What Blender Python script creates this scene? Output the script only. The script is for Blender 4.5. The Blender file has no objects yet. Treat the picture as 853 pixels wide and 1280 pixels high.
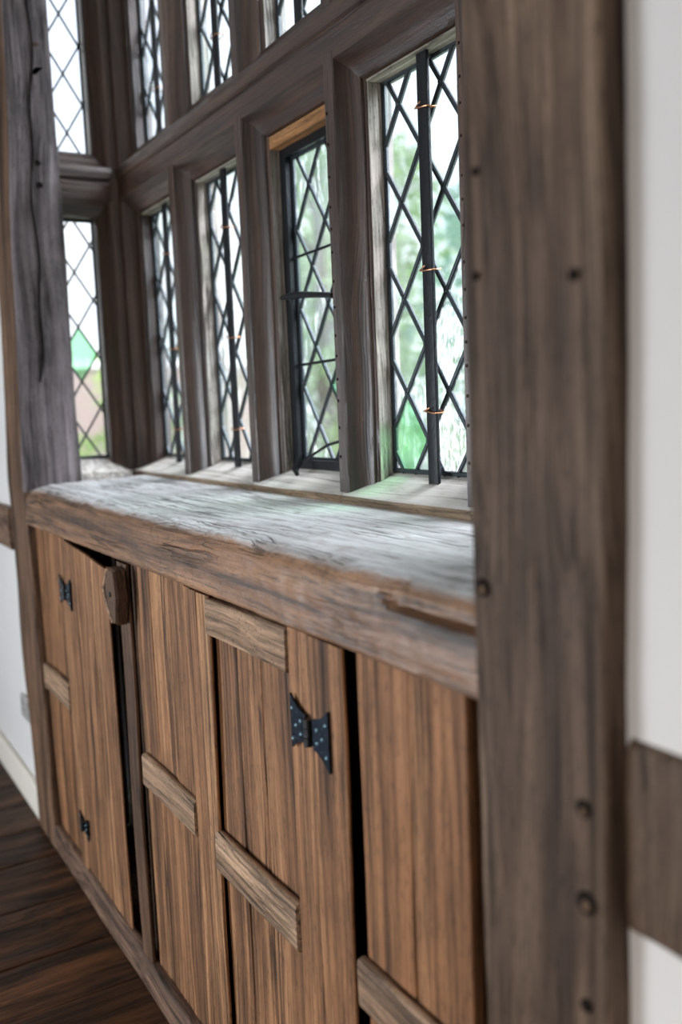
import bpy, bmesh, math, random
from mathutils import Vector, Matrix, noise
random.seed(7)
S = bpy.context.scene
COL = S.collection
# ------------------------------------------------------------------ camera
F_PX, YAW, PITCH, ROLL = 1164.2, math.radians(30.67), math.radians(6.536), math.radians(-2.336)
CAM = Vector((0, -0.5745, 1.25))
fw = Vector((-math.cos(YAW)*math.cos(PITCH), math.sin(YAW)*math.cos(PITCH), -math.sin(PITCH)))
rt = fw.cross(Vector((0, 0, 1))).normalized(); up = rt.cross(fw)
rt2 = rt*math.cos(ROLL)+up*math.sin(ROLL); up2 = -rt*math.sin(ROLL)+up*math.cos(ROLL)
cd = bpy.data.cameras.new('camera'); cam = bpy.data.objects.new('camera', cd); COL.objects.link(cam)
cam.matrix_world = Matrix(((rt2.x, up2.x, -fw.x, CAM.x), (rt2.y, up2.y, -fw.y, CAM.y), (rt2.z, up2.z, -fw.z, CAM.z), (0, 0, 0, 1)))
cd.sensor_fit = 'VERTICAL'; cd.sensor_height = 36; cd.sensor_width = 24
cd.lens = F_PX/1280*36
cd.dof.use_dof = True; cd.dof.focus_distance = 1.6; cd.dof.aperture_fstop = 2.2
cd.clip_start = 0.02
S.camera = cam
# ------------------------------------------------------------------ world, lights, exposure
S.view_settings.view_transform = 'Standard'; S.view_settings.look = 'None'
S.view_settings.exposure = 0.0; S.view_settings.gamma = 1; S.view_settings.use_curve_mapping = False
W = bpy.data.worlds.new('sky'); S.world = W; W.use_nodes = True
wn = W.node_tree.nodes; wl = W.node_tree.links; wn.clear()
wo = wn.new('ShaderNodeOutputWorld'); wb = wn.new('ShaderNodeBackground')
tc = wn.new('ShaderNodeTexCoord'); nz = wn.new('ShaderNodeTexNoise'); nz.inputs['Scale'].default_value = 2.2; nz.inputs['Detail'].default_value = 4
cr = wn.new('ShaderNodeValToRGB'); cr.color_ramp.elements[0].position = .35; cr.color_ramp.elements[1].position = .65
cr.color_ramp.elements[0].color = (.68, .80, 1, 1); cr.color_ramp.elements[1].color = (1, 1, 1, 1)
wl.new(tc.outputs['Generated'], nz.inputs['Vector']); wl.new(nz.outputs[0], cr.inputs[0]); wl.new(cr.outputs[0], wb.inputs[0])
wb.inputs[1].default_value = 1.9; wl.new(wb.outputs[0], wo.inputs[0])

def area(name, loc, target, sx, sy, power, color):
    l = bpy.data.lights.new(name, 'AREA'); l.shape = 'RECTANGLE'; l.size = sx; l.size_y = sy
    l.energy = power; l.color = color
    o = bpy.data.objects.new(name, l); COL.objects.link(o); o.location = loc
    o.rotation_euler = (Vector(target)-Vector(loc)).to_track_quat('-Z', 'Y').to_euler()
    return o
sl = bpy.data.lights.new('veiled_sun', 'SUN'); sl.energy = 11.5; sl.angle = math.radians(50); sl.color = (.90, .92, 1.0)
so_ = bpy.data.objects.new('veiled_sun', sl); COL.objects.link(so_); so_.location = (6, 8, 9)
so_.rotation_euler = Vector((-.55, -.85, -.85)).to_track_quat('-Z', 'Y').to_euler()
area('room_window_light', (-2.7, -2.7, .85), (-.9, 0, .75), 1.2, 1.2, 82, (.84, .92, 1.0))
area('room_fill_light', (-0.2, -1.9, .35), (-0.55, 0, 0.6), .9, .6, 15, (1.0, .92, .86))  # added fill for the lower right, no lamp stands here

# ------------------------------------------------------------------ materials
def lin(h):
    c = [int(h[i:i+2], 16)/255 for i in (0, 2, 4)]
    return tuple(x/12.92 if x <= .04045 else ((x+.055)/1.055)**2.4 for x in c)+(1,)
class NT:
    def __init__(s, name):
        s.m = bpy.data.materials.new(name); s.m.use_nodes = True
        s.n = s.m.node_tree.nodes; s.l = s.m.node_tree.links
        s.b = s.n['Principled BSDF']; s.out = s.n['Material Output']
    def new(s, t, **k):
        x = s.n.new(t)
        for a, b in k.items(): setattr(x, a, b)
        return x
    def link(s, a, b): s.l.new(a, b)
    def noise(s, vec, scale, detail=4, rough=.6, dist=0):
        x = s.new('ShaderNodeTexNoise'); x.inputs['Scale'].default_value = scale; x.inputs['Detail'].default_value = detail
        x.inputs['Roughness'].default_value = rough; x.inputs['Distortion'].default_value = dist
        s.link(vec, x.inputs['Vector']); return x.outputs[0]
    def ramp(s, fac, stops):
        x = s.new('ShaderNodeValToRGB'); e = x.color_ramp.elements
        while len(e) < len(stops): e.new(.5)
        for q, (p, c) in zip(e, stops): q.position = p; q.color = c if isinstance(c, tuple) else (c, c, c, 1)
        s.link(fac, x.inputs[0]); return x.outputs[0]
    def mix(s, fac, a, b, mode='MIX'):
        x = s.new('ShaderNodeMix', data_type='RGBA', blend_type=mode)
        for v, i in ((fac, 0), (a, 6), (b, 7)):
            if hasattr(v, 'links') : s.link(v, x.inputs[i])
            else: x.inputs[i].default_value = v
        return x.outputs[2]
    def math(s, op, a, b=0, clamp=False):
        x = s.new('ShaderNodeMath', operation=op, use_clamp=clamp)
        for v, i in ((a, 0), (b, 1)):
            if hasattr(v, 'links'): s.link(v, x.inputs[i])
            else: x.inputs[i].default_value = v
        return x.outputs[0]
    def mapping(s, vec, scale, loc=(0, 0, 0)):
        x = s.new('ShaderNodeMapping'); x.inputs['Scale'].default_value = scale; x.inputs['Location'].default_value = loc
        s.link(vec, x.inputs['Vector']); return x.outputs[0]

def coords(t, seedmul=37.0):
    tcn = t.new('ShaderNodeTexCoord'); oi = t.new('ShaderNodeObjectInfo')
    r = t.math('MULTIPLY', oi.outputs['Random'], seedmul)
    cv = t.new('ShaderNodeCombineXYZ')
    for i in range(3): t.link(r, cv.inputs[i])
    a = t.new('ShaderNodeVectorMath', operation='ADD'); t.link(tcn.outputs['Object'], a.inputs[0]); t.link(cv.outputs[0], a.inputs[1])
    return a.outputs[0]

def wood(name, dark, mid, light, axis='Z', rough=(.55, .8), bump=.5, crack=.5, stretch=1.0, knots=.3, spec=.35, patch=None, fine=1.0, warpamt=.10, top=None, topz=0):
    t = NT(name); v = coords(t)
    ax = 'XYZ'.index(axis)
    def sc(across, along):
        q = [across]*3; q[ax] = along*stretch; return tuple(q)
    warp = t.noise(t.mapping(v, sc(3, 1.2)), 1.0, 2, .5)
    wv = t.new('ShaderNodeVectorMath', operation='ADD')
    cmb = t.new('ShaderNodeCombineXYZ'); w2 = t.math('MULTIPLY', t.math('SUBTRACT', warp, .5), warpamt)
    for i in range(3):
        if i != ax: t.link(w2, cmb.inputs[i])
    t.link(v, wv.inputs[0]); t.link(cmb.outputs[0], wv.inputs[1]); v2 = wv.outputs[0]
    bands = t.noise(t.mapping(v2, sc(24, .6)), 1.0, 5, .62)
    base = t.ramp(bands, [(.28, dark), (.5, mid), (.72, light)])
    streak = t.noise(t.mapping(v2, sc(85*fine, 1.1)), 1.0, 6, .7)
    sm = t.ramp(streak, [(.36, .22), (.45, .75), (.53, 1.08), (.68, 1.5)])
    c = t.mix(.95, base, sm, 'MULTIPLY')
    fibre = t.noise(t.mapping(v2, sc(260*fine, 3)), 1.0, 3, .6)
    fm = t.ramp(fibre, [(.36, .45), (.46, 1.0), (.62, 1.0), (.75, 1.3)])
    c = t.mix(.8, c, fm, 'MULTIPLY')
    streak = t.math('ADD', t.math('MULTIPLY', streak, .75), t.math('MULTIPLY', fibre, .25))
    # drying cracks: ridged stretched noise
    cn = t.noise(t.mapping(v2, sc(34, .9)), 1.0, 3, .55)
    rg = t.math('ABSOLUTE', t.math('SUBTRACT', cn, .5))
    cm = t.ramp(rg, [(.0, 1.0), (.012, .9), (.03, 0.0)])
    cs = t.ramp(t.noise(t.mapping(v, sc(6, 1.5)), 1.0, 2, .5), [(.48, 0.0), (.62, 1.0)])
    cmask = t.math('MULTIPLY', t.math('MULTIPLY', cm, cs), crack)
    c = t.mix(cmask, c, tuple(x*.22 for x in dark[:3])+(1,))
    # blotches
    bl = t.noise(v, 9, 3, .6)
    c = t.mix(.55, c, t.ramp(bl, [(.3, .62), (.6, 1.12)]), 'MULTIPLY')
    if knots:
        vo = t.new('ShaderNodeTexVoronoi'); vo.inputs['Scale'].default_value = 1.0
        t.link(t.mapping(v2, sc(9, 3.2)), vo.inputs['Vector'])
        km = t.ramp(vo.outputs['Distance'], [(.05, 1.0), (.13, 0.0)])
        c = t.mix(t.math('MULTIPLY', km, knots), c, tuple(x*.35 for x in dark[:3])+(1,))
    if patch:
        pc, lo, hi, amt = patch
        pn = t.noise(t.mapping(v2, sc(14, 3)), 1.0, 6, .7)
        pm = t.ramp(pn, [(lo, 0.0), (hi, amt)])
        c = t.mix(pm, c, pc)
    pit = t.noise(t.mapping(v, sc(300, 60)), 1.0, 2, .5)
    c = t.mix(.7, c, t.ramp(pit, [(.30, .35), (.42, 1.0), (.64, 1.0), (.78, 1.35)]), 'MULTIPLY')
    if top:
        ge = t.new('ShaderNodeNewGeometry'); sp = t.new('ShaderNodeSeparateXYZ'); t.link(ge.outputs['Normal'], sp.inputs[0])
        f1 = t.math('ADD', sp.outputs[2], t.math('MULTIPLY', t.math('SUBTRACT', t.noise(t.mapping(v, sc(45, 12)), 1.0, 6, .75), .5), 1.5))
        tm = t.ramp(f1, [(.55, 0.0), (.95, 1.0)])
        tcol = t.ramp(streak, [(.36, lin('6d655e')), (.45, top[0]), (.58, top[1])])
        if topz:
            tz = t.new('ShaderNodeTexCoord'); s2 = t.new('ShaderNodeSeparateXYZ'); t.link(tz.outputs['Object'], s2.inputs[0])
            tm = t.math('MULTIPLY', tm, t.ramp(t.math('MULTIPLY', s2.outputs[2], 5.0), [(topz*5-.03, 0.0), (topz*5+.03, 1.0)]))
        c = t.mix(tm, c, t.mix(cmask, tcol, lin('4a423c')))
    t.link(c, t.b.inputs['Base Color'])
    t.link(t.ramp(streak, [(.3, rough[1]), (.7, rough[0])]), t.b.inputs['Roughness'])
    t.b.inputs['Specular IOR Level'].default_value = spec
    h = t.math('ADD', t.math('MULTIPLY', streak, .5), t.math('MULTIPLY', t.noise(v, 220, 3, .6), .12))
    h = t.math('SUBTRACT', t.math('ADD', h, t.math('MULTIPLY', bands, .5)), t.math('MULTIPLY', cmask, .7))
    bp = t.new('ShaderNodeBump'); bp.inputs['Strength'].default_value = bump; bp.inputs['Distance'].default_value = .006
    t.link(h, bp.inputs['Height']); t.link(bp.outputs[0], t.b.inputs['Normal'])
    return t.m

def plain(name, col, rough=.6, metal=0, spec=.5, bump=0, bscale=60, var=.0):
    t = NT(name); v = coords(t)
    c = t.mix(var, col, t.ramp(t.noise(v, bscale*.3, 4), [(.3, .4), (.7, 1.3)]), 'MULTIPLY')
    t.link(c, t.b.inputs['Base Color'])
    t.b.inputs['Roughness'].default_value = rough; t.b.inputs['Metallic'].default_value = metal
    t.b.inputs['Specular IOR Level'].default_value = spec
    if bump:
        bp = t.new('ShaderNodeBump'); bp.inputs['Strength'].default_value = bump; bp.inputs['Distance'].default_value = .004
        t.link(t.noise(v, bscale, 4), bp.inputs['Height']); t.link(bp.outputs[0], t.b.inputs['Normal'])
    return t.m

M = {}
M['cup'] = wood('aged_pine_vertical', lin('48301f'), lin('8c6242'), lin('b88a62'), 'Z', crack=.8, bump=.6, warpamt=.05)
M['cup2'] = wood('aged_pine_orange', lin('543721'), lin('855b3b'), lin('a47650'), 'Z', crack=.4, bump=.35, knots=.6, fine=.6, warpamt=.05)
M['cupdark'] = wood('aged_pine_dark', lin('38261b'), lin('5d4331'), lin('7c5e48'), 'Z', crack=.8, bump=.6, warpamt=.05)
M['rail'] = wood('aged_rail_horizontal', lin('5c4636'), lin('9c7e64'), lin('b99a7e'), 'X', crack=.6, bump=.9, stretch=2.0, warpamt=.03)
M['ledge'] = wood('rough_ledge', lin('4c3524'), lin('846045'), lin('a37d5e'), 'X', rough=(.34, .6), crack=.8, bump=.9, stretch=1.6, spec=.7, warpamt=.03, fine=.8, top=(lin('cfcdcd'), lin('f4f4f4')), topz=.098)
M['beam'] = wood('rough_beam', lin('3f2f26'), lin('755a49'), lin('93745f'), 'X', rough=(.5, .8), crack=.7, bump=1.0, stretch=2,
                 patch=None)
M['post'] = wood('dark_post', lin('34271f'), lin('5e4b3d'), lin('7d6958'), 'Z', crack=.5, bump=.5, fine=.45, knots=.5, spec=.25)
M['lpost_window_lit'] = wood('post_window_lit', lin('4f4848'), lin('7d7476'), lin('9b9396'), 'Z', crack=.6, bump=.5, fine=.4, spec=.3)  # left post's side, cool window light put into the colour
M['lfront_room_lit'] = wood('post_front_room_lit', lin('3b2a1f'), lin('6a4f3c'), lin('866852'), 'Z', crack=.6, bump=.5, fine=.5, spec=.3)  # same post's front, warm room light put into the colour
M['mull'] = wood('oak_mullion', lin('23160f'), lin('463126'), lin('655045'), 'Z', rough=(.3, .5), crack=.6, bump=.7, fine=.9, spec=.9)
M['trans'] = wood('oak_transom', lin('22150f'), lin('432d22'), lin('614a3c'), 'X', rough=(.3, .5), crack=.5, bump=.45, spec=.9)
M['transY'] = wood('oak_transom_side', lin('22150f'), lin('432d22'), lin('614a3c'), 'Y', rough=(.3, .5), crack=.5, bump=.45, spec=.9)
M['cheek'] = wood('pale_rebate', lin('7a7269'), lin('b3aaa0'), lin('cfc8be'), 'Z', rough=(.4, .7), crack=.8, bump=.7, fine=.8)
M['cheekx'] = wood('pale_rebate_head', lin('6b6258'), lin('989083'), lin('b8b0a2'), 'X', rough=(.4, .7), crack=.8, bump=.7, fine=.8)
M['newoak'] = wood('light_oak_strip', lin('6d4a2c'), lin('94683f'), lin('b0845a'), 'X', crack=.2, bump=.3)
M['sill'] = wood('bleached_sill', lin('c9c0b4'), lin('e2dbd1'), lin('efeae3'), 'X', rough=(.45, .7), crack=.1, bump=.15, knots=.05, top=(lin('ddd6cc'), lin('f2eee8')))
M['sillf'] = wood('tan_sill_edge', lin('7d664e'), lin('a68d72'), lin('bda68c'), 'X', crack=.3, bump=.3, knots=.1)
M['floor'] = wood('stained_floor', lin('1a0d07'), lin('422814'), lin('6b4428'), 'Y', rough=(.38, .7), crack=.7, bump=.8, fine=.3, stretch=1.6, spec=.3)
M['iron'] = plain('black_iron', lin('14171c'), .42, .3, .5, .3, 90)
M['ironb'] = plain('blued_iron', lin('1d2733'), .38, .75, .5, .35, 120, .4)
M['lead'] = plain('lead_came', lin('343b3f'), .4, .5, .5, .2, 120)
M['rivet'] = plain('rivet_steel', lin('6d8894'), .35, .8, .5)
M['copper'] = plain('copper_wire', lin('c88a66'), .35, .9, .5)
M['plaster'] = plain('white_plaster', lin('dcd9d6'), .85, 0, .2, .25, 14, .06)
M['plasterw'] = plain('cream_paint', lin('e4dccf'), .6, 0, .3, .1, 20, .05)
M['hole'] = plain('peg_dark', lin('17100c'), .9, 0, .2)
M['peg'] = plain('peg_wood', lin('6b5644'), .8, 0, .2, .5, 200, .5)
M['socket'] = plain('grey_plastic', lin('a9a6a2'), .35, 0, .5)
M['black'] = plain('socket_hole', lin('1a1a1a'), .7)
M['stucco'] = plain('pink_stucco', lin('b59f98'), .9, 0, .2)
M['grass'] = plain('lawn_grass', lin('66745a'), .9, 0, .2, .5, 3, .5)
M['bark'] = plain('tree_bark', lin('5a4c3e'), .9, 0, .2, .6, 8, .5)
def leafmat(name, h):
    t = NT(name); v = coords(t)
    oi = t.new('ShaderNodeTexCoord')
    c = t.mix(t.ramp(t.noise(oi.outputs['Object'], .9, 3), [(.35, 0.0), (.65, 1.0)]), lin(h), tuple(min(1, x*2.0) for x in lin(h)[:3])+(1,))
    t.link(c, t.b.inputs['Base Color']); t.b.inputs['Roughness'].default_value = .6
    tr = t.new('ShaderNodeBsdfTranslucent'); t.link(c, tr.inputs[0])
    mx = t.new('ShaderNodeMixShader'); mx.inputs[0].default_value = .4
    t.link(t.b.outputs[0], mx.inputs[1]); t.link(tr.outputs[0], mx.inputs[2]); t.link(mx.outputs[0], t.out.inputs[0])
    return t.m
M['leaf'] = leafmat('leaf_green', '7f9a62'); M['leaf2'] = leafmat('leaf_bluegreen', '6f9080'); M['leaf3'] = leafmat('leaf_lime', 'a2ba6c')

def glass(name, tint, rough_mask=None, refr=.12):
    t = NT(name); v = coords(t)
    tr = t.new('ShaderNodeBsdfTransparent'); tr.inputs[0].default_value = tint
    rf = t.new('ShaderNodeBsdfRefraction'); rf.inputs['Color'].default_value = tint; rf.inputs['Roughness'].default_value = .12; rf.inputs['IOR'].default_value = 1.06
    gl = t.new('ShaderNodeBsdfGlossy'); gl.inputs['Roughness'].default_value = .03
    bp = t.new('ShaderNodeBump'); bp.inputs['Strength'].default_value = .5; bp.inputs['Distance'].default_value = .01
    t.link(t.noise(v, 14, 2, .5, .8), bp.inputs['Height'])
    for x in (rf, gl): t.link(bp.outputs[0], x.inputs['Normal'])
    m1 = t.new('ShaderNodeMixShader'); m1.inputs[0].default_value = refr
    t.link(tr.outputs[0], m1.inputs[1]); t.link(rf.outputs[0], m1.inputs[2])
    ge = t.new('ShaderNodeNewGeometry'); dt = t.new('ShaderNodeVectorMath', operation='DOT_PRODUCT')
    t.link(ge.outputs['Normal'], dt.inputs[0]); t.link(ge.outputs['Incoming'], dt.inputs[1])
    fz = t.math('POWER', t.math('SUBTRACT', 1.0, t.math('ABSOLUTE', dt.outputs['Value'])), 5.0)
    m2 = t.new('ShaderNodeMixShader'); t.link(t.math('ADD', t.math('MULTIPLY', fz, .9), .035), m2.inputs[0])
    t.link(m1.outputs[0], m2.inputs[1]); t.link(gl.outputs[0], m2.inputs[2])
    hz = t.new('ShaderNodeBsdfTranslucent'); hz.inputs[0].default_value = (.9, .96, 1, 1)
    mh = t.new('ShaderNodeMixShader'); t.link(t.ramp(t.noise(t.mapping(v, (1, 1, .3)), 18, 3, .6), [(.35, .01), (.7, .07)]), mh.inputs[0])
    t.link(m2.outputs[0], mh.inputs[1]); t.link(hz.outputs[0], mh.inputs[2]); last = mh.outputs[0]
    if rough_mask:
        lo, hi, amt, sc = rough_mask
        df = t.new('ShaderNodeBsdfTranslucent'); df.inputs[0].default_value = (.95, .97, 1, 1)
        sp = t.ramp(t.noise(t.mapping(v, (1, 1, .35)), sc, 4, .75), [(lo, 0.0), (hi, amt)])
        m3 = t.new('ShaderNodeMixShader'); t.link(sp, m3.inputs[0]); t.link(last, m3.inputs[1]); t.link(df.outputs[0], m3.inputs[2]); last = m3.outputs[0]
    t.link(last, t.out.inputs[0]); return t.m
M['g0'] = glass('pane_clear', (.985, .993, .997, 1))
M['g1'] = glass('pane_pale_blue', (.94, .98, .99, 1), (.5, .75, .35, 60))
M['g2'] = glass('pane_frosted', (.96, .98, .98, 1), (.46, .60, .32, 160))
M['g3'] = glass('pane_green', (.62, .93, .70, 1), (.5, .8, .3, 40))
M['g4'] = glass('pane_pale_green', (.94, .985, .97, 1))

# ------------------------------------------------------------------ mesh helpers
def link(name, verts, faces, mat, parent=None, sharp=35, smooth=True):
    """ONE mesh object; its origin goes to the bottom centre of its shape."""
    xs, ys, zs = zip(*[(v[0], v[1], v[2]) for v in verts])
    o0 = Vector(((min(xs)+max(xs))/2, (min(ys)+max(ys))/2, min(zs)))
    me = bpy.data.meshes.new(name)
    me.from_pydata([Vector(v)-o0 for v in verts], [], faces)
    for m in (mat if isinstance(mat, (list, tuple)) else [mat]): me.materials.append(m)
    bm = bmesh.new(); bm.from_mesh(me); bmesh.ops.recalc_face_normals(bm, faces=bm.faces); bm.to_mesh(me); bm.free()
    if smooth:
        for p in me.polygons: p.use_smooth = True
        me.set_sharp_from_angle(angle=math.radians(sharp))
    o = bpy.data.objects.new(name, me); COL.objects.link(o)
    attach(o, o0, parent); return o
def attach(o, loc, parent):
    if parent is not None:
        o.parent = parent
        p = Vector((0, 0, 0)); q = parent
        while q is not None: p += q.location; q = q.parent
        o.location = Vector(loc)-p
    else: o.location = loc
def empty(name, loc, parent=None):
    o = bpy.data.objects.new(name, None); COL.objects.link(o); o.empty_display_size = .1; attach(o, loc, parent); return o
def tag(o, label=None, cat=None, group=None, kind=None):
    if label: o['label'] = label
    if cat: o['category'] = cat
    if group: o['group'] = group
    if kind: o['kind'] = kind
    return o
def rrect(u0, u1, v0, v1, r=.003, div=.02):
    """rounded rectangle profile with subdivided sides"""
    P = []
    cs = [(u1-r, v0+r, -90), (u1-r, v1-r, 0), (u0+r, v1-r, 90), (u0+r, v0+r, 180)]
    arcs = [[(cx+r*math.cos(math.radians(a0+d)), cy+r*math.sin(math.radians(a0+d))) for d in (0, 30, 60, 90)] for cx, cy, a0 in cs]
    for i in range(4):
        P += arcs[i]; a = arcs[i][-1]; b = arcs[(i+1) % 4][0]
        L = math.hypot(b[0]-a[0], b[1]-a[1]); n = min(14, int(L/div))
        for k in range(1, n): P.append((a[0]+(b[0]-a[0])*k/n, a[1]+(b[1]-a[1])*k/n))
    return P
def place(axis, u, v, w):
    return Vector((u, v, w)) if axis == 'Z' else (Vector((w, u, v)) if axis == 'X' else Vector((u, w, v)))
def sweepdata(prof, axis, a0, a1, n, wob=0.0, freq=3.0, fine=0.0, warp=None, seed=None, stretch=.25):
    sd = Vector((random.uniform(-50, 50),)*3) if seed is None else Vector((seed,)*3)
    V = []; Fc = []; m = len(prof)
    for i in range(n+1):
        w = a0+(a1-a0)*i/n
        for (u, v) in prof:
            p = place(axis, u, v, w)
            if wob:
                q = place(axis, u*freq*1.5, v*freq*1.5, w*freq)+sd
                p = p+noise.noise_vector(q)*wob
            if fine:
                q = place(axis, u*70, v*70, w*70*stretch)+sd
                p = p+noise.noise_vector(q)*fine
            if warp: p = warp(p)
            V.append(p)
    for i in range(n):
        for j in range(m):
            a = i*m+j; b = i*m+(j+1) % m; Fc.append((a, b, b+m, a+m))
    Fc.append(tuple(range(m))[::-1]); Fc.append(tuple(range(n*m, n*m+m)))
    return V, Fc
def sweep(name, prof, axis, a0, a1, n, mat, parent=None, sharp=40, **k):
    V, Fc = sweepdata(prof, axis, a0, a1, n, **k); return link(name, V, Fc, mat, parent, sharp)
def plank(name, x0, x1, y0, y1, z0, z1, axis, mat, parent=None, r=.003, wob=.0025, fine=.0004, n=None, **k):
    if axis == 'Z': prof, a0, a1 = rrect(x0, x1, y0, y1, r), z0, z1
    elif axis == 'X': prof, a0, a1 = rrect(y0, y1, z0, z1, r), x0, x1
    else: prof, a0, a1 = rrect(x0, x1, z0, z1, r), y0, y1
    n = n or max(4, int((a1-a0)/.025))
    return sweep(name, prof, axis, a0, a1, n, mat, parent, wob=wob, fine=fine, **k)
def boxdata(x0, x1, y0, y1, z0, z1, off=0):
    V = [(x, y, z) for z in (z0, z1) for y in (y0, y1) for x in (x0, x1)]
    Fc = [(0, 1, 3, 2), (4, 6, 7, 5), (0, 4, 5, 1), (2, 3, 7, 6), (0, 2, 6, 4), (1, 5, 7, 3)]
    return V, [tuple(i+off for i in f) for f in Fc]
def box(name, x0, x1, y0, y1, z0, z1, mat, parent=None):
    V, Fc = boxdata(x0, x1, y0, y1, z0, z1); return link(name, V, Fc, mat, parent, 30, False)
class MB:
    def __init__(s): s.V = []; s.F = []
    def add(s, V, Fc): o = len(s.V); s.V += list(V); s.F += [tuple(i+o for i in f) for f in Fc]
    def box(s, *a): s.add(*boxdata(*a))
    def tube(s, pts, r, seg=8, caps=True):
        V = []; Fc = []; n = len(pts); ref = None
        for i, p in enumerate(pts):
            p = Vector(p); a = Vector(pts[max(0, i-1)]); b = Vector(pts[min(n-1, i+1)]); d = (b-a).normalized()
            if ref is None: ref = d.orthogonal().normalized()
            ref = (ref-d*ref.dot(d)).normalized(); bn = d.cross(ref)
            rr = r[i] if isinstance(r, (list, tuple)) else r
            for k in range(seg):
                t = 2*math.pi*k/seg; V.append(p+(ref*math.cos(t)+bn*math.sin(t))*rr)
        for i in range(n-1):
            for k in range(seg):
                a = i*seg+k; b = i*seg+(k+1) % seg; Fc.append((a, b, b+seg, a+seg))
        if caps: Fc.append(tuple(range(seg))[::-1]); Fc.append(tuple(range((n-1)*seg, n*seg)))
        s.add(V, Fc)
    def dome(s, c, r, d, h, seg=10):
        """rivet head at c, axis d"""
        d = Vector(d).normalized(); u = d.orthogonal().normalized(); w = d.cross(u); c = Vector(c); V = []; Fc = []
        rings = [(1, 0), (.9, .45), (.6, .85)]
        for rr, hh in rings:
            for k in range(seg):
                t = 2*math.pi*k/seg; V.append(c+(u*math.cos(t)+w*math.sin(t))*r*rr+d*h*hh)
        V.append(c+d*h)
        for i in range(2):
            for k in range(seg):
                a = i*seg+k; b = i*seg+(k+1) % seg; Fc.append((a, b, b+seg, a+seg))
        for k in range(seg): Fc.append((2*seg+k, 2*seg+(k+1) % seg, 3*seg))
        s.add(V, Fc)
    def build(s, name, mat, parent=None, sharp=40): return link(name, s.V, s.F, mat, parent, sharp)

# ------------------------------------------------------------------ the room
ZC = 2.82
XL, YB = -2.82, .36            # inner corner of the bay
def structure(o): o['kind'] = 'structure'; return o
fl = structure(empty('floor', (-1, -1.4, 0)))
sub = box('floor_base', -4.6, 2.6, -3.6, .36, -.09, -.03, M['floor'], fl)
x = -4.6; k = 0
while x < 2.6:
    w = random.uniform(.20, .27); x1 = min(x+w, 2.6)
    plank('floor_board', x+.002, x1-.002, -3.6, .03, -.03, random.uniform(-.002, .002), 'Y', M['floor'], fl, r=.002, wob=.004, fine=0, n=50)
    x = x1
structure(box('wall_left', -4.6, -2.86, .02, .16, 0, ZC, M['plaster']))
structure(box('wall_right', -.60, 2.6, .0, .16, 0, ZC, M['plaster']))
structure(box('wall_end', -4.7, -4.6, -3.7, .16, 0, ZC, M['plaster']))
structure(box('wall_near', 2.6, 2.7, -3.7, .16, 0, ZC, M['plaster']))
structure(box('wall_back', -4.6, 2.6, -3.7, -3.6, 0, ZC, M['plaster']))
structure(box('ceiling', -4.7, 2.7, -3.7, .16, ZC, ZC+.1, M['plaster']))
structure(box('ceiling_bay', -2.96, -.6, .16, .50, ZC, ZC+.1, M['plaster']))
bb = structure(plank('baseboard_left', -4.6, -2.87, .001, .019, 0, .105, 'X', M['plasterw'], r=.006, wob=.001, fine=0))
# bay masonry under the windows and on the unseen right flank
structure(box('wall_bay', -3.0, -.62, .37, .52, 0, 1.05, M['plaster']))
structure(box('wall_bay_left', -3.02, -2.90, .165, .52, 0, 1.05, M['plaster']))
structure(box('wall_bay_right', -.70, -.60, .17, .52, 0, ZC, M['plaster']))

# ------------------------------------------------------------------ posts and noggins
def lean_left(p):
    z = p.z
    if z < 1.07: dx = -.068*min(1, z/1.07)
    else: dx = -.068
    dy = 0 if z < 1.07 else (z-1.07)*.036
    f = 1 if p.y < .1 else .0
    return Vector((p.x+dx, p.y+dy*f, p.z))
lp = sweep('timber_post', rrect(-2.872, -2.662, -.004, .168, .008, .018), 'Z', 0, ZC, 130, [M['lfront_room_lit'], M['lpost_window_lit']], wob=.006, freq=2.5, fine=.0012, warp=lean_left, seed=3.3)
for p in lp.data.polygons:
    if p.normal.x > .6 and p.center.z > 1.04: p.material_index = 1  # window-facing side above the ledge gets its cool light as grey paint
tag(lp, 'tall oak post, its window-lit side painted grey, at the left end of the rough timber ledge', 'post')
ck = MB()
pts = [(lean_left(Vector((-2.6585, .062+.006*math.sin(z*9)+.004*math.sin(z*23), z)))) for z in [1.35+.03*i for i in range(44)]]
ck.tube(pts, [.0022+.0016*abs(math.sin(i*.5)) for i in range(44)], 5)
ck.build('drying_crack', M['hole'], lp)
for z, y in ((1.955, .075), (1.895, .078)):
    q = MB(); c = lean_left(Vector((-2.663, y, z))); q.tube([c+Vector((-.01, 0, 0)), c+Vector((.0035, 0, 0))], .009, 10); q.build('peg_hole', M['hole'], lp)
rp = sweep('timber_post', rrect(-.688, -.518, -.024, .15, .007, .015), 'Z', 0, ZC, 150, M['post'], wob=.005, freq=2.5, fine=.0012, seed=8.1)
tag(rp, 'thick dark brown oak post nearest the camera at the right end of the ledge', 'post')
def frontpt(x, z, y=-.024):
    d = noise.noise_vector(Vector((x*2.5*1.5, y*2.5*1.5, z*2.5))+Vector((8.1,)*3))*.005
    return Vector((x, y-.0006+d.y, z))
for px, z, r in ((-.545, .905, .008), (-.543, .822, .0105), (-.545, .727, .006), (-.672, 1.075, .009), (-.665, 1.45, .004), (-.668, 1.36, .004), (-.55, 1.345, .005)):
    q = MB(); c = frontpt(px, z); q.tube([c+Vector((0, .012, 0)), c+Vector((0, -.0018, 0))], r, 12)
    h = q.build('peg_hole', M['hole'], rp)
    if r > .0065:
        q = MB(); q.dome(c+Vector((.001, -.0018, -.002)), r*.5, (0, -1, 0), .002, 8); q.build('peg', M['peg'], h)
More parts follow.
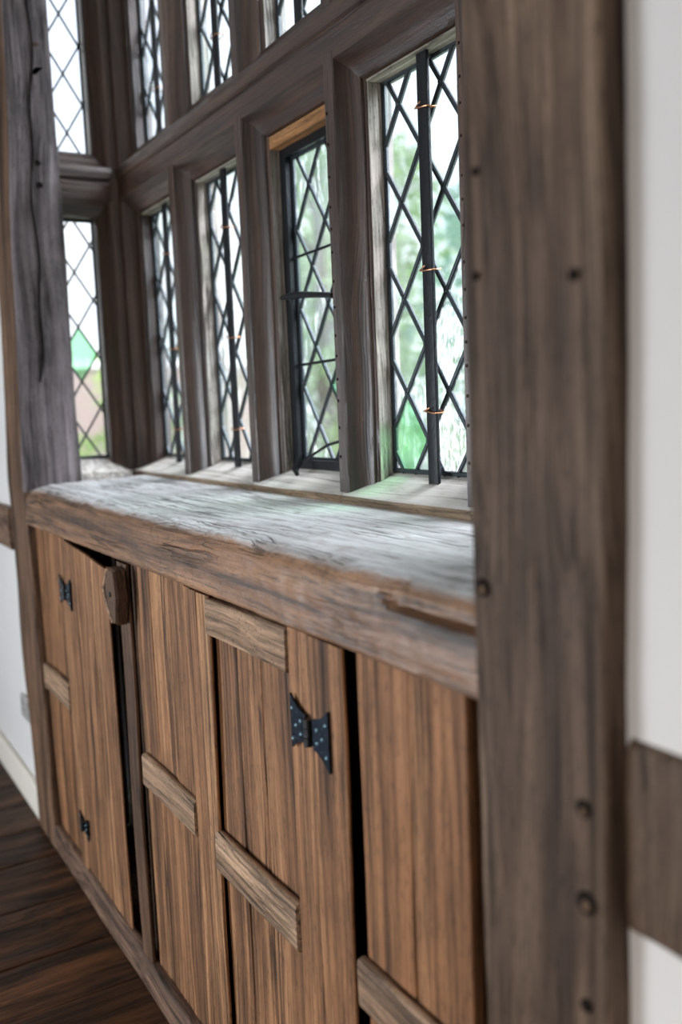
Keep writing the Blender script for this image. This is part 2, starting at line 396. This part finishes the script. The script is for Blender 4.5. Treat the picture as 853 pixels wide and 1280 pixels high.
ln = plank('timber_rail', -4.6, -2.96, -.004, .06, .848, .976, 'X', M['beam'], r=.006, wob=.004, fine=.001)
tag(ln, 'short dark horizontal timber let into the white wall left of the far oak post', 'timber')
def brace(p):
    t = max(0, min(1, (p.x+.52)/.10)); 
    if p.z < .86: return Vector((p.x, p.y, p.z-.0*t))
    return p
rn = plank('timber_rail', -.515, 2.6, -.006, .06, .800, .970, 'X', M['post'], r=.010, wob=.003, fine=.0015, n=120, warp=brace)
tag(rn, 'thick rough horizontal timber in the white wall right of the dark post', 'timber')

# ------------------------------------------------------------------ countertop beam
def ct_prof():
    P = []
    for i in range(44): P.append((.372-(.372-.028)*i/43, 1.057))       # top, back to front
    for a in range(0, 91, 9): P.append((.028-.030*math.sin(math.radians(a)), 1.027+.030*math.cos(math.radians(a))))
    for i in range(1, 14): P.append((-.002-.004*i/13, 1.027-(1.027-.956)*i/13))
    P += [(-.003, .952), (.02, .950), (.2, .95), (.372, .95)]
    return P
def ct_warp(p):
    x, y, z = p
    top = z > 1.03
    d = Vector((0, 0, 0))
    n1 = noise.noise(Vector((x*3.5, y*45, 1.7))); n2 = noise.noise(Vector((x*16, y*120, 4.1))); n3 = noise.noise(Vector((x*2.2, y*5, 9.3)))
    n4 = noise.noise(Vector((x*38, y*60, z*60)))
    if y < .30:
        if top: d.z += n1*.0028+n2*.0016+n3*.005+n4*.0009
        else:
            m1 = noise.noise(Vector((x*4, z*55, 2.2))); m2 = noise.noise(Vector((x*22, z*130, 7.7)))
            d.y += m1*.0026+m2*.0012+n4*.0012
        # worn front edge
        e = max(0, 1-math.hypot(y-.02, z-1.05)/.045)
        w = noise.noise(Vector((x*6, 0, 3.3)))*.010+noise.noise(Vector((x*25, 2, 3.3)))*.004+noise.noise(Vector((x*70, y*50, 3.3)))*.002
        d.z += (w-.004)*e; d.y += (abs(w)*.7)*e
    d.z += .010*max(0, min(1, (y-.05)/.3))*max(0, (-x-1.1)/1.7)        # slightly out of level
    # split near the right end
    if -.90 < x < -.70 and abs(z-(1.027-(x+.88)*.03)) < .0052 and y < .03:
        d.y += .018*min(1, (x+.90)/.05)
    return Vector((x, y, z))+d
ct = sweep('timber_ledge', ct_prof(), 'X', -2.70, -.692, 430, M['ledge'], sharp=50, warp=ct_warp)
tag(ct, 'long thick rough weathered timber ledge with pale top under the leaded windows', 'ledge')

# ------------------------------------------------------------------ cupboard below
cup = empty('cupboard', (-1.69, .01, 0))
tag(cup, 'long low built-in cupboard of worn brown boards under the timber ledge', 'cupboard')
ZT = .947
P_ = lambda n, x0, x1, y0, z0, z1, m, par=cup, ax='Z', th=.018, **k: plank(n, x0, x1, y0, y0+th, z0, z1, ax, M[m], par, **k)
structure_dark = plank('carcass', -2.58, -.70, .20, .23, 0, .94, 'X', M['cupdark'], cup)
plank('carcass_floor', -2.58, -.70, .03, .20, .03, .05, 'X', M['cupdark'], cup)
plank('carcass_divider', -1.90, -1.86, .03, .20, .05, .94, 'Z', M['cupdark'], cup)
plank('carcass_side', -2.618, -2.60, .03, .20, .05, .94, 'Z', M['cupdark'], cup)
def lean_cup(p): return Vector((p.x+(.05 if p.x < -2.6 else .015)*(1-p.z/.95), p.y, p.z))
def lean_gap(p): return Vector((p.x+(.012*(1-p.z/.95) if p.x > -2.1 else 0), p.y, p.z-.028*max(0, (p.x+2.33)/.35)*(1 if p.z > .8 else 0)))
# fixed part at far left
for a, b in ((-2.70, -2.585), (-2.583, -2.49), (-2.488, -2.395)):
    P_('board', a, b, .016, .05, ZT, 'cup2', warp=lean_cup)
P_('mid_rail', -2.655, -2.388, .0, .485, .558, 'rail', ax='X', r=.006, wob=.004)
P_('stile', -2.392, -2.336, .002, .05, ZT, 'cup')
# left door of three boards, standing a little short of its frame
door = empty('door', (-2.33, .01, .09), cup)
for a, b in ((-2.332, -2.225), (-2.223, -2.115), (-2.113, -1.992)):
    P_('board', a, b, .002+random.uniform(-.002, .002), .088, .943, 'cup', par=door, th=.006, warp=lean_gap)
# centre post with turn button
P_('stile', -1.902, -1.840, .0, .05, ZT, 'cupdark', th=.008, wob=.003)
def seg_boards(xs, mat, y, z0, z1, par=cup):
    for a, b in zip(xs[:-1], xs[1:]): P_('board', a+.001, b-.001, y+random.uniform(-.0015, .0015), z0, z1, mat, par=par)
# door with mid rail (D)
dD = empty('door', (-1.65, .01, .09), cup)
seg_boards((-1.838, -1.745, -1.64, -1.532), 'cup', .014, .075, ZT, dD)
P_('mid_rail', -1.816, -1.532, -.001, .483, .552, 'rail', par=dD, ax='X', r=.007, wob=.004)
P_('stile', -1.530, -1.500, .003, .07, ZT, 'cup', par=dD)
P_('stile', -1.4985, -1.468, .0, .07, ZT, 'cup', par=dD)
# door with top rail, mid rail and the big hinge (C)
dC = empty('door', (-1.27, .01, .09), cup)
P_('stile', -1.466, -1.414, .0, .07, .946, 'cup', par=dC, th=.007, warp=lambda p: Vector((p.x-.012*(1-p.z/.95), p.y, p.z)))
seg_boards((-1.428, -1.34, -1.25, -1.135), 'cup', .015, .07, .90, dC)
P_('top_rail', -1.424, -1.137, -.001, .880, .943, 'rail', par=dC, ax='X', r=.004, wob=.003)
P_('mid_rail', -1.426, -1.137, -.004, .462, .536, 'rail', par=dC, ax='X', r=.008, wob=.004)
P_('stile', -1.135, -1.0695, .001, .07, ZT, 'cup', par=dC)
P_('stile', -1.0685, -.984, .0, .05, ZT, 'cup', th=.007)
# right hand fixed panel (A)
seg_boards((-.973, -.862, -.752), 'cup2', .014, .05, ZT)
P_('mid_rail', -.975, -.725, -.001, .470, .540, 'rail', ax='X', r=.008, wob=.004)
P_('bottom_rail', -2.655, -.705, -.006, .0, .078, 'beam', ax='X', th=.026, r=.008, wob=.005)
# iron butterfly hinges
def hinge(cx, cz, hw, hh, par, y=-.002):
    """two splayed iron leaves either side of a knuckle"""
    root = None
    for s in (-1, 1):
        prof = []
        N = 10
        in_, out_ = .010, hw
        top = []; bot = []
        for i in range(N+1):
            t = i/N; xx = in_+(out_-in_)*t
            f = hh*(.50+.50*t**1.8)
            top.append((xx, f)); bot.append((xx, -f*(1.0 if s > 0 else .86)))
        loop = [(s*a+cx, b+cz) for a, b in top]+[(s*a+cx, b+cz) for a, b in reversed(bot)]
        V = [(a, y-.0025, b) for a, b in loop]+[(a, y+.001, b) for a, b in loop]; n = len(loop)
        Fc = [tuple(range(n)), tuple(range(n, 2*n))[::-1]]+[(i, (i+1) % n, (i+1) % n+n, i+n) for i in range(n)]
        lf = link('hinge_leaf', V, Fc, M['ironb'], par, 30)
        spots = ((.30, .22), (.30, -.22), (.62, .0), (.86, .52), (.86, -.52))
        for (u, v) in spots:
            q = MB(); q.dome((cx+s*(in_+(out_-in_)*u), y-.0025, cz+v*hh), .0032*hw/.05, (0, -1, 0), .0022, 10)
            q.build('rivet', M['rivet'], lf)
    q = MB()
    for k in range(3):
        z0 = cz-hh*.46+k*hh*.92/3; q.tube([(cx, y-.004, z0+.0006), (cx, y-.004, z0+hh*.92/3-.0006)], .0062, 12)
    q.build('hinge_knuckle', M['iron'], par)
hg = empty('butterfly_hinge', (-1.0695, 0, .815), cup); tag(hg, 'large blackened iron butterfly hinge')
hinge(-1.0695, .815, .052, .042, hg)
hg = empty('butterfly_hinge', (-2.334, 0, .81), cup); hinge(-2.334, .812, .05, .040, hg)
hg = empty('butterfly_hinge', (-2.334, 0, .2), cup); hinge(-2.32, .205, .036, .030, hg)
# lozenge turn button on the centre stile
bx_, bz = -1.862, .884
lz = [(-.046, .008), (-.012, .055), (.026, .052), (.036, -.004), (.022, -.062), (.0, -.062)]
y0, y1 = -.028, -.004
V = [(bx_+a*.92, y0, bz+b*.92) for a, b in lz]+[(bx_+a, y0+.006, bz+b) for a, b in lz]+[(bx_+a, y1, bz+b) for a, b in lz]
n = 6
Fc = [tuple(range(n)), tuple(range(2*n, 3*n))[::-1]]+[(i+k*n, (i+1) % n+k*n, (i+1) % n+(k+1)*n, i+(k+1)*n) for k in range(2) for i in range(n)]
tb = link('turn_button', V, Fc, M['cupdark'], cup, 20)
q = MB(); q.tube([(bx_-.012, y0+.002, bz+.053), (bx_-.045, y0+.002, bz+.008), (bx_-.034, y0+.002, bz-.018), (bx_+.001, y0+.002, bz-.06)], [.0045, .0055, .006, .005], 8); q.build('lit_rim', M['rail'], tb)  # pale strip stands in for the light on the button's left edge
q = MB(); q.dome((bx_, y0, bz), .006, (0, -1, 0), .004); q.build('screw', M['iron'], tb)

# ------------------------------------------------------------------ windows of the bay
MX = [-1.16, -1.56, -1.96, -2.385]
HW = .06
Z0, Z1 = 1.117, 1.842          # lower glass
Z2, Z3 = 2.032, 2.70           # upper glass
CAV = [(.015, 0), (.018, .002), (.0195, .006), (.0215, .013), (.0255, .021), (.0315, .029), (.039, .035), (.047, .0385), (.0505, .039), (.0515, .045), (.056, .0455), (.0575, .047)]
win = structure(empty('window_1', (-1.79, YB, 1.055)))
def mull_prof(cx, y):
    R = [(cx+a, y+b) for a, b in CAV]; L = [(cx-a, y+b) for a, b in reversed(CAV)]
    F2 = [(cx-.006, y+.0005), (cx+.006, y+.0005)]
    return [(cx-.0585, y+.048), ]+L+F2+R+[(cx+.0585, y+.048), (cx+.0585, y+.092), (cx-.0585, y+.092)]
for cx in MX:
    for za, zb in ((1.072, 1.90), (1.965, 2.76)):
        m_ = sweep('mullion', mull_prof(cx, YB), 'Z', za, zb, 60, M['mull'], win, sharp=35, wob=.0018, freq=4, fine=.0003)
        # pale cheeks beside the glass
        for s in (-1, 1):
            box('cheek', min(cx+s*.0575, cx+s*.0605), max(cx+s*.0575, cx+s*.0605), YB+.049, YB+.0915, za+.03, zb-.02, M['cheek'], m_)
        box('outer_mullion', cx-.056, cx+.056, YB+.0925, YB+.104, za, zb, M['cheek'], m_)
        if za < 1.5 and cx in (MX[0], MX[1]):
            q = MB(); z = 1.15; 
            while z < 1.80:
                c = Vector((cx-.0095, YB+.0004, z)); q.dome(c, .0032, (0, -1, 0), .0012, 8); z += random.uniform(.035, .06)
            q.build('nail_hole', M['hole'], m_)
# transom
TP = [(.0, 1.888), (.0, 1.938), (.004, 1.942), (.004, 1.946), (-.003, 1.950), (-.004, 1.978), (.0, 1.984), (.010, 1.990), (.024, 1.995), (.034, 2.008), (.040, 2.024), (.05, 2.030), (.10, 2.034), (.10, 1.842), (.05, 1.843),
      (.046, 1.845), (.0405, 1.847), (.036, 1.854), (.030, 1.866), (.020, 1.877), (.007, 1.883)]
def sub(P, d=.012):
    out = []
    for i, a in enumerate(P):
        b = P[(i+1) % len(P)]; out.append(a); L = math.hypot(b[0]-a[0], b[1]-a[1]); n_ = int(L/d)
        for k in range(1, n_): out.append((a[0]+(b[0]-a[0])*k/n_, a[1]+(b[1]-a[1])*k/n_))
    return out
sweep('transom', sub([(YB+a, b) for a, b in TP]), 'X', -2.90, -.70, 150, M['trans'], win, sharp=35, wob=.0035, freq=3, fine=.0007)
# light oak strip in the head of the opening casement
for a, b in zip(MX[1:]+[XL+.006], MX):
    oak = a == MX[2]
    box('head_strip', a+.0605, b-.0605, YB+.0465, YB+.0915, 1.816 if oak else 1.8385, 1.8425, M['newoak' if oak else 'cheekx'], win)
sweep('head_beam', sub([(YB, 2.735), (YB, 2.80), (YB+.13, 2.80), (YB+.13, 2.70), (YB+.05, 2.70), (YB+.04, 2.705), (YB+.012, 2.728)]), 'X', -2.90, -.70, 60, M['trans'], win, wob=.003)
# corner posts
cpL = [(XL-.058, .305), (XL-.052, .302), (XL-.045, .303), (XL-.040, .308), (XL-.030, .320), (XL-.016, .330), (XL-.004, .335), (XL, .340), (XL+.001, .350), (XL+.004, .358), (XL+.012, .359), (XL+.022, .360), (XL+.026, .364),
       (XL+.030, .376), (XL+.038, .389), (XL+.048, .396), (XL+.056, .399), (XL+.058, .406), (XL+.066, .408), (XL+.066, .46), (XL-.10, .46), (XL-.10, .305)]
sweep('corner_post', cpL, 'Z', 1.06, 2.80, 90, M['mull'], win, wob=.002, freq=4, fine=.0004)
cpR = [(-.70, YB+.09), (-.70, YB), (-.77, YB), (-.79, YB+.03), (-.80, YB+.045), (-.80, YB+.09)]
sweep('corner_post', sub(cpR), 'Z', 1.06, 2.80, 60, M['mull'], win, wob=.002)
# bottom sill, one piece for each light
ed = [XL+.004, MX[3], MX[2], MX[1], MX[0], -.76]
for a, b in zip(ed[:-1], ed[1:]):
    prof = [(YB-.006, 1.052), (YB-.008, 1.075), (YB-.004, 1.0785), (YB+.02, 1.087), (YB+.05, 1.102), (YB+.083, 1.1165), (YB+.11, 1.117), (YB+.11, 1.052)]
    o = sweep('window_sill', sub(prof), 'X', a+.0006, b-.0006, 14, [M['sill'], M['sillf']], win, wob=.0015, freq=5, sharp=30)
    for p in o.data.polygons:
        if p.normal.y < -.8: p.material_index = 1
    prof = [(YB+.112, 1.07), (YB+.112, 1.10), (YB+.22, 1.05), (YB+.22, 1.02)]
    sweep('outer_sill', prof, 'X', a+.0006, b-.0006, 4, M['sillf'], win)

def clip(poly, u0, u1, z0, z1):
    for ax, lim, sgn in ((0, u0, 1), (0, u1, -1), (1, z0, 1), (1, z1, -1)):
        out = []
        for i in range(len(poly)):
            a = poly[i-1]; b = poly[i]; da = (a[ax]-lim)*sgn; db = (b[ax]-lim)*sgn
            if (da >= 0) != (db >= 0):
                t = da/(da-db); out.append((a[0]+(b[0]-a[0])*t, a[1]+(b[1]-a[1])*t))
            if db >= 0: out.append(b)
        poly = out
        if len(poly) < 3: return []
    return poly
def parea(p): return abs(sum(p[i-1][0]*p[i][1]-p[i][0]*p[i-1][1] for i in range(len(p))))/2
def leaded(par, pos, depth, u0, u1, z0, z1, un, zn, w, h, came=.0085, special={}, defaults=('g0', 'g1', 'g4'), inward=(0, -1, 0)):
    """pos(u, d, z) turns lattice coordinates into the world; d grows outwards"""
    c0 = pos((u0+u1)/2, 0, z0)
    L = empty('leaded_light', c0, par)
    # panes
    i0 = int((u0-un)/(w/2))-3; i1 = int((u1-un)/(w/2))+3; j0 = int((z0-zn)/(h/2))-3; j1 = int((z1-zn)/(h/2))+3
    for i in range(i0, i1+1):
        for j in range(j0, j1+1):
            if (i+j) % 2 == 0: continue
            cu, cz = un+i*w/2, zn+j*h/2            # pane centres lie between the lead crossings
            poly = clip([(cu-w/2, cz), (cu, cz-h/2), (cu+w/2, cz), (cu, cz+h/2)], u0, u1, z0, z1)
            if len(poly) < 3 or parea(poly) < 2.0e-4: continue
            mu = sum(p[0] for p in poly)/len(poly); mz = sum(p[1] for p in poly)/len(poly)
            ta, tb_ = random.uniform(-.012, .012), random.uniform(-.012, .012)
            V = []; n_ = len(poly)
            for d in (0, .0022):
                for (a, b) in poly:
                    a2 = mu+(a-mu)*.985; b2 = mz+(b-mz)*.985
                    V.append(pos(a2, .001+d+(a2-mu)*ta+(b2-mz)*tb_, b2))
            Fc = [tuple(range(n_)), tuple(range(n_, 2*n_))[::-1]]+[(k, (k+1) % n_, (k+1) % n_+n_, k+n_) for k in range(n_)]
            key = (i, j); mt = special.get(key) or random.choice(defaults)
            o = link('pane', V, Fc, M[mt], L, 20, False)
            if mt == 'g3': o['label'] = 'green tinted pane'
            if mt == 'g2': o['label'] = 'frosted speckled pane'
    # cames
    q = MB()
    def seg(a, b, wd, dp):
        a = Vector(a); b = Vector(b); d = (b-a).normalized(); nn = Vector((-d.y, d.x))
        pf = [(-wd/2, .0), (-wd*.32, -dp*.8), (0, -dp), (wd*.32, -dp*.8), (wd/2, 0), (wd*.32, dp*.8+.003), (-wd*.32, dp*.8+.003)]
        V = []
        for e in (a, b):
            for (s_, dd) in pf: V.append(pos(e.x+nn.x*s_, dd, e.y+nn.y*s_))
        m_ = len(pf)
        q.add(V, [tuple(range(m_))[::-1], tuple(range(m_, 2*m_))]+[(k, (k+1) % m_, (k+1) % m_+m_, k+m_) for k in range(m_)])
    sl = h/w
    for sg in (1, -1):
        for k in range(-40, 41):
            # lines through crossings: z - zn = sg*sl*(u-un) + k*h
            pts = []
            for u in (u0, u1):
                z = zn+sg*sl*(u-un)+k*h
                if z0 <= z <= z1: pts.append((u, z))
            for z in (z0, z1):
                u = un+(z-zn-k*h)/(sg*sl)
                if u0 < u < u1: pts.append((u, z))
            if len(pts) >= 2 and (Vector(pts[0])-Vector(pts[1])).length > .01:
                seg(pts[0], pts[1], came, .0035)
    e = .004
    for a, b in (((u0+e, z0), (u0+e, z1)), ((u1-e, z0), (u1-e, z1)), ((u0, z0+e), (u1, z0+e)), ((u0, z1-e), (u1, z1-e))): seg(a, b, .009, .004)
    for i in range(i0, i1+1):
        for j in range(j0, j1+1):
            if (i+j) % 2 == 0:
                u, z = un+i*w/2, zn+j*h/2
                if u0+.004 < u < u1-.004 and z0 < z < z1: q.dome(pos(u, -.0028, z), came*.62, inward, .0022, 8)
    q.build('lead_came', M['lead'], L)
    return L
posB = lambda u, d, z: Vector((u, .44+d, z))
posC = lambda u, d, z: Vector((u, .447+d, z))
posS = lambda u, d, z: Vector((XL-.08-d, u, z))
def wire(L, cx, z, y0=.413, hw=.0165):
    q = MB(); pts = []
    N = 18; t0 = random.uniform(-.004, .004)
    for i in range(N+1):
        a = 2*math.pi*i/N
        pts.append((cx+hw*max(-1, min(1, 1.25*math.cos(a))), y0+.008+.012*max(-1, min(1, 1.3*math.sin(a))), z+.0015*math.sin(a)+t0*math.cos(a)))
    q.tube(pts, .0013, 6, False)
    q.tube([(cx-.016, y0-.004, z), (cx-.004, y0-.008, z+.002), (cx+.004, y0-.007, z+.006)], .0012, 6)
    q.tube([(cx-.014, y0-.004, z+.001), (cx-.002, y0-.009, z-.001)], .0012, 6)
    q.build('wire_tie', M['copper'], L)
def saddle(L, cx, z0, z1, ties):
    plank('saddle_bar', cx-.0145, cx+.0145, .413, .420, z0, z1, 'Z', M['iron'], L, r=.0015, wob=.0006, fine=0)
    for z in ties: wire(L, cx, z)
g2s = {}
lights = []
def iu(un, w, u): return round((u-un)/(w/2))
# (centre, node u, node z, w, h)
for k, (a, b) in enumerate(((MX[0], -.76), (MX[1], MX[0]), (MX[2], MX[1]), (MX[3], MX[2]), (XL+.006, MX[3]))):
    u0, u1 = a+.0605, b-.0605; c = (u0+u1)/2
    if k == 0: u1 = -.80; c = (u0+u1)/2
    if k != 2:
        un, zn = {0: (-1.05, 1.789), 1: (-1.448, 1.789), 3: (-2.27, 1.66), 4: (-2.66, 1.72)}[k]
        sp = {}
        if k == 1: sp = {(0, -7): 'g3', (2, -7): 'g2', (3, -4): 'g1', (2, -5): 'g2', (1, -6): 'g1', (0, -5): 'g4', (2, -3): 'g4', (0, -3): 'g0', (0, -1): 'g0'}
        Lt = leaded(win, posB, 0, u0, u1, Z0, Z1, un, zn, .128, .174, special=sp)
        saddle(Lt, {1: -1.339, 3: -2.175, 4: -2.588}.get(k, c), 1.1, 1.85, (1.75, 1.478, 1.233) if k < 3 else (1.70, 1.43, 1.20))
    else:
        Lt = leaded(win, posC, 0, u0+.024, u1-.024, Z0+.012, 1.800, -1.802, 1.726, .126, .172, came=.0065, special={(2, -5): 'g3'})
        q = MB()
        for bx4 in ((u0, u0+.026, .430, .452, Z0-.008, 1.8155), (u1-.026, u1, .430, .452, Z0-.008, 1.8155), (u0+.026, u1-.026, .430, .452, Z0-.008, Z0+.014), (u0+.026, u1-.026, .430, .452, 1.796, 1.8155)): q.box(*bx4)
        q.build('casement_frame', M['iron'], Lt)
        for z in (1.583, 1.347):
            q = MB(); q.tube([(u0+.02, .440, z-.004), (u1-.02, .440, z)], .0032, 8); q.build('glazing_bar', M['iron'], Lt)
        q = MB(); q.tube([(u1-.02, .400, 1.470), (-1.70, .397, 1.478), (-1.75, .392, 1.484), (-1.80, .388, 1.487), (-1.835, .386, 1.487)], [.006, .006, .007, .008, .0045], 8)
        q.tube([(-1.795, .388, 1.487), (-1.80, .392, 1.470)], [.006, .004], 8)
        q.build('window_catch', M['iron'], Lt)
        q = MB(); q.tube([(-1.815, .405, 1.128), (-1.70, .408, 1.168), (u1-.01, .41, 1.18)], .0032, 8)
        q.tube([(-1.815, .405, 1.136), (-1.818, .39, 1.112), (-1.80, .385, 1.104)], [.008, .008, .005], 8)
        q.build('window_stay', M['iron'], Lt)
    # the light above
    un2, zn2 = {0: (-1.05, 2.28), 1: (-1.44, 2.28), 2: (-1.85, 2.16), 3: (-2.185, 2.055), 4: (-2.655, 2.08)}[k]
    Lt = leaded(win, posB, 0, u0, u1, Z2, Z3, un2, zn2, .128, .168)
    saddle(Lt, {1: -1.339, 3: -2.175, 4: -2.588}.get(k, c), 2.02, 2.71, (2.15, 2.40))
# side window
win2 = structure(empty('window_2', (XL, .24, 1.055)))
SY0, SY1 = .172, .303
L1 = leaded(win2, posS, 0, SY0, SY1, Z0, Z1, .235, 1.685, .105, .165, came=.0065, defaults=('g0',), special={(0, -3): 'g3'}, inward=(1, 0, 0))
L2 = leaded(win2, posS, 0, SY0, SY1, Z2, Z3, .243, 2.435, .105, .17, came=.0065, defaults=('g0',), inward=(1, 0, 0))
sweep('transom', sub([(XL-a, b) for a, b in TP]), 'Y', .16, .345, 20, M['transY'], win2, wob=.002)
sweep('head_beam', sub([(XL, 2.735), (XL, 2.80), (XL-.13, 2.80), (XL-.13, 2.70), (XL-.05, 2.70), (XL-.012, 2.728)]), 'Y', .16, .345, 8, M['transY'], win2)
prof = [(XL+.004, 1.052), (XL+.004, 1.076), (XL-.02, 1.087), (XL-.05, 1.102), (XL-.083, 1.1165), (XL-.11, 1.117), (XL-.11, 1.052)]
sweep('window_sill', sub(prof), 'Y', .16, .352, 10, M['sill'], win2, wob=.0015, freq=5)
sweep('jamb', sub([(XL-.10, .12), (XL-.10, .17), (XL-.055, .17), (XL-.05, .155), (XL-.04, .12)]), 'Z', 1.06, 2.8, 40, M['mull'], win2, wob=.001)

# ------------------------------------------------------------------ wall socket
so = empty('wall_socket', (-2.99, .018, .30)); tag(so, 'grey double wall socket low on the white wall left of the cupboard', 'socket')
pl = plank('face_plate', -3.066, -2.92, .008, .0195, .292, .368, 'X', M['socket'], so, r=.004, wob=0, fine=0)
for cx in (-3.03, -2.957):
    q = MB()
    for dx, dz, ww, hh in ((0, .012, .004, .009), (-.011, -.008, .007, .004), (.011, -.008, .007, .004)): q.box(cx+dx-ww/2, cx+dx+ww/2, .0072, .0085, .33+dz-hh/2, .33+dz+hh/2)
    q.build('socket_slots', M['black'], pl)
    box('switch', cx-.005, cx+.005, .004, .009, .352, .362, M['socket'], pl)

# ------------------------------------------------------------------ garden outside
gr = box('lawn', -60, 30, .9, 60, -.5, -.35, M['grass']); structure(gr)
def tree(x, y, h, r, mat, label, n=3000, z0=.2, leaf=.10, cat='tree', name='tree', trunk=True):
    root = empty(name, (x, y, -.35)); tag(root, label, cat, None); z0 = -.35 if not trunk else z0
    if trunk:
        q = MB(); q.tube([(x, y, -.35), (x+.05, y, h*.3), (x-.05, y+.05, h*.6), (x, y, h*.85)], [.16, .12, .08, .03], 9)
        for k in range(5):
            a = k*1.3; zz = h*(.3+.1*k); q.tube([(x, y, zz), (x+math.cos(a)*r*.35, y+math.sin(a)*r*.35, zz+.5), (x+math.cos(a)*r*.7, y+math.sin(a)*r*.7, zz+.8)], [.06, .04, .015], 6)
        q.build('trunk', M['bark'], root)
    clumps = []
    for k in range(46):
        a = random.uniform(0, 6.28); zz = random.uniform(z0+.2, h-.2); f = math.sin(math.pi*min(.92, max(.12, (zz-z0)/(h-z0))))**.6
        rr = r*f*random.uniform(.2, .85); clumps.append((x+math.cos(a)*rr, y+math.sin(a)*rr, zz, random.uniform(.35, .7)*r*.5))
    V = []; Fc = []
    for k in range(n):
        cx, cy, cz, cr_ = random.choice(clumps); d = Vector((random.gauss(0, 1), random.gauss(0, 1), random.gauss(0, .8))).normalized()*cr_*random.uniform(.5, 1.1)
        c = Vector((cx, cy, cz))+d; u = Vector((random.gauss(0, 1), random.gauss(0, 1), random.gauss(0, .6))).normalized(); w = u.orthogonal().normalized()
        s = leaf*random.uniform(.6, 1.2); o_ = len(V)
        V += [c-u*s*.9, c+w*s*.4, c+u*s*.9, c-w*s*.4]; Fc.append((o_, o_+1, o_+2, o_+3))
    f_ = link('foliage', V, Fc, mat, root, 30, False); f_['kind'] = 'stuff'
    return root
tree(-9.5, 10.1, 8.2, 2.5, M['leaf2'], 'tall blue-green tree in the garden seen through the right-hand light', n=11000, leaf=.13)
tree(-11.6, 6.1, 5.6, 1.6, M['leaf'], 'green tree in the garden seen through the iron casement', n=5200, leaf=.11)
tree(-15.5, 14.5, 8.5, 3.2, M['leaf2'], 'large far tree behind the others in the garden', n=8000, leaf=.19)
tree(-21, 13, 8, 3.4, M['leaf'], 'broad far tree at the left of the garden trees', n=7000, leaf=.19)
tree(-12.6, 3.6, 2.3, .9, M['leaf3'], 'low yellow-green bush in the garden nearest the side window', n=1600, cat='bush', name='bush', trunk=False)
tree(-6.6, 6.0, 1.7, .8, M['leaf3'], 'bright lime green bush in front of the garden trees', n=2400, cat='bush', name='bush', trunk=False, leaf=.07)
gw = empty('garden_wall', (-27, 4, -.36)); tag(gw, 'pale pinkish rendered wall far beyond the lawn', 'wall')
box('wall_face', -27.4, -27, -6, 14, -.36, 2.6, M['stucco'], gw)
V = [(-27.5, -6, 2.6), (-26.9, -6, 2.6), (-27.2, -6, 2.85), (-27.5, 14, 2.6), (-26.9, 14, 2.6), (-27.2, 14, 2.85)]
link('coping', V, [(0, 1, 2), (3, 5, 4), (0, 2, 5, 3), (1, 4, 5, 2), (0, 3, 4, 1)], M['plaster'], gw, 30, False)
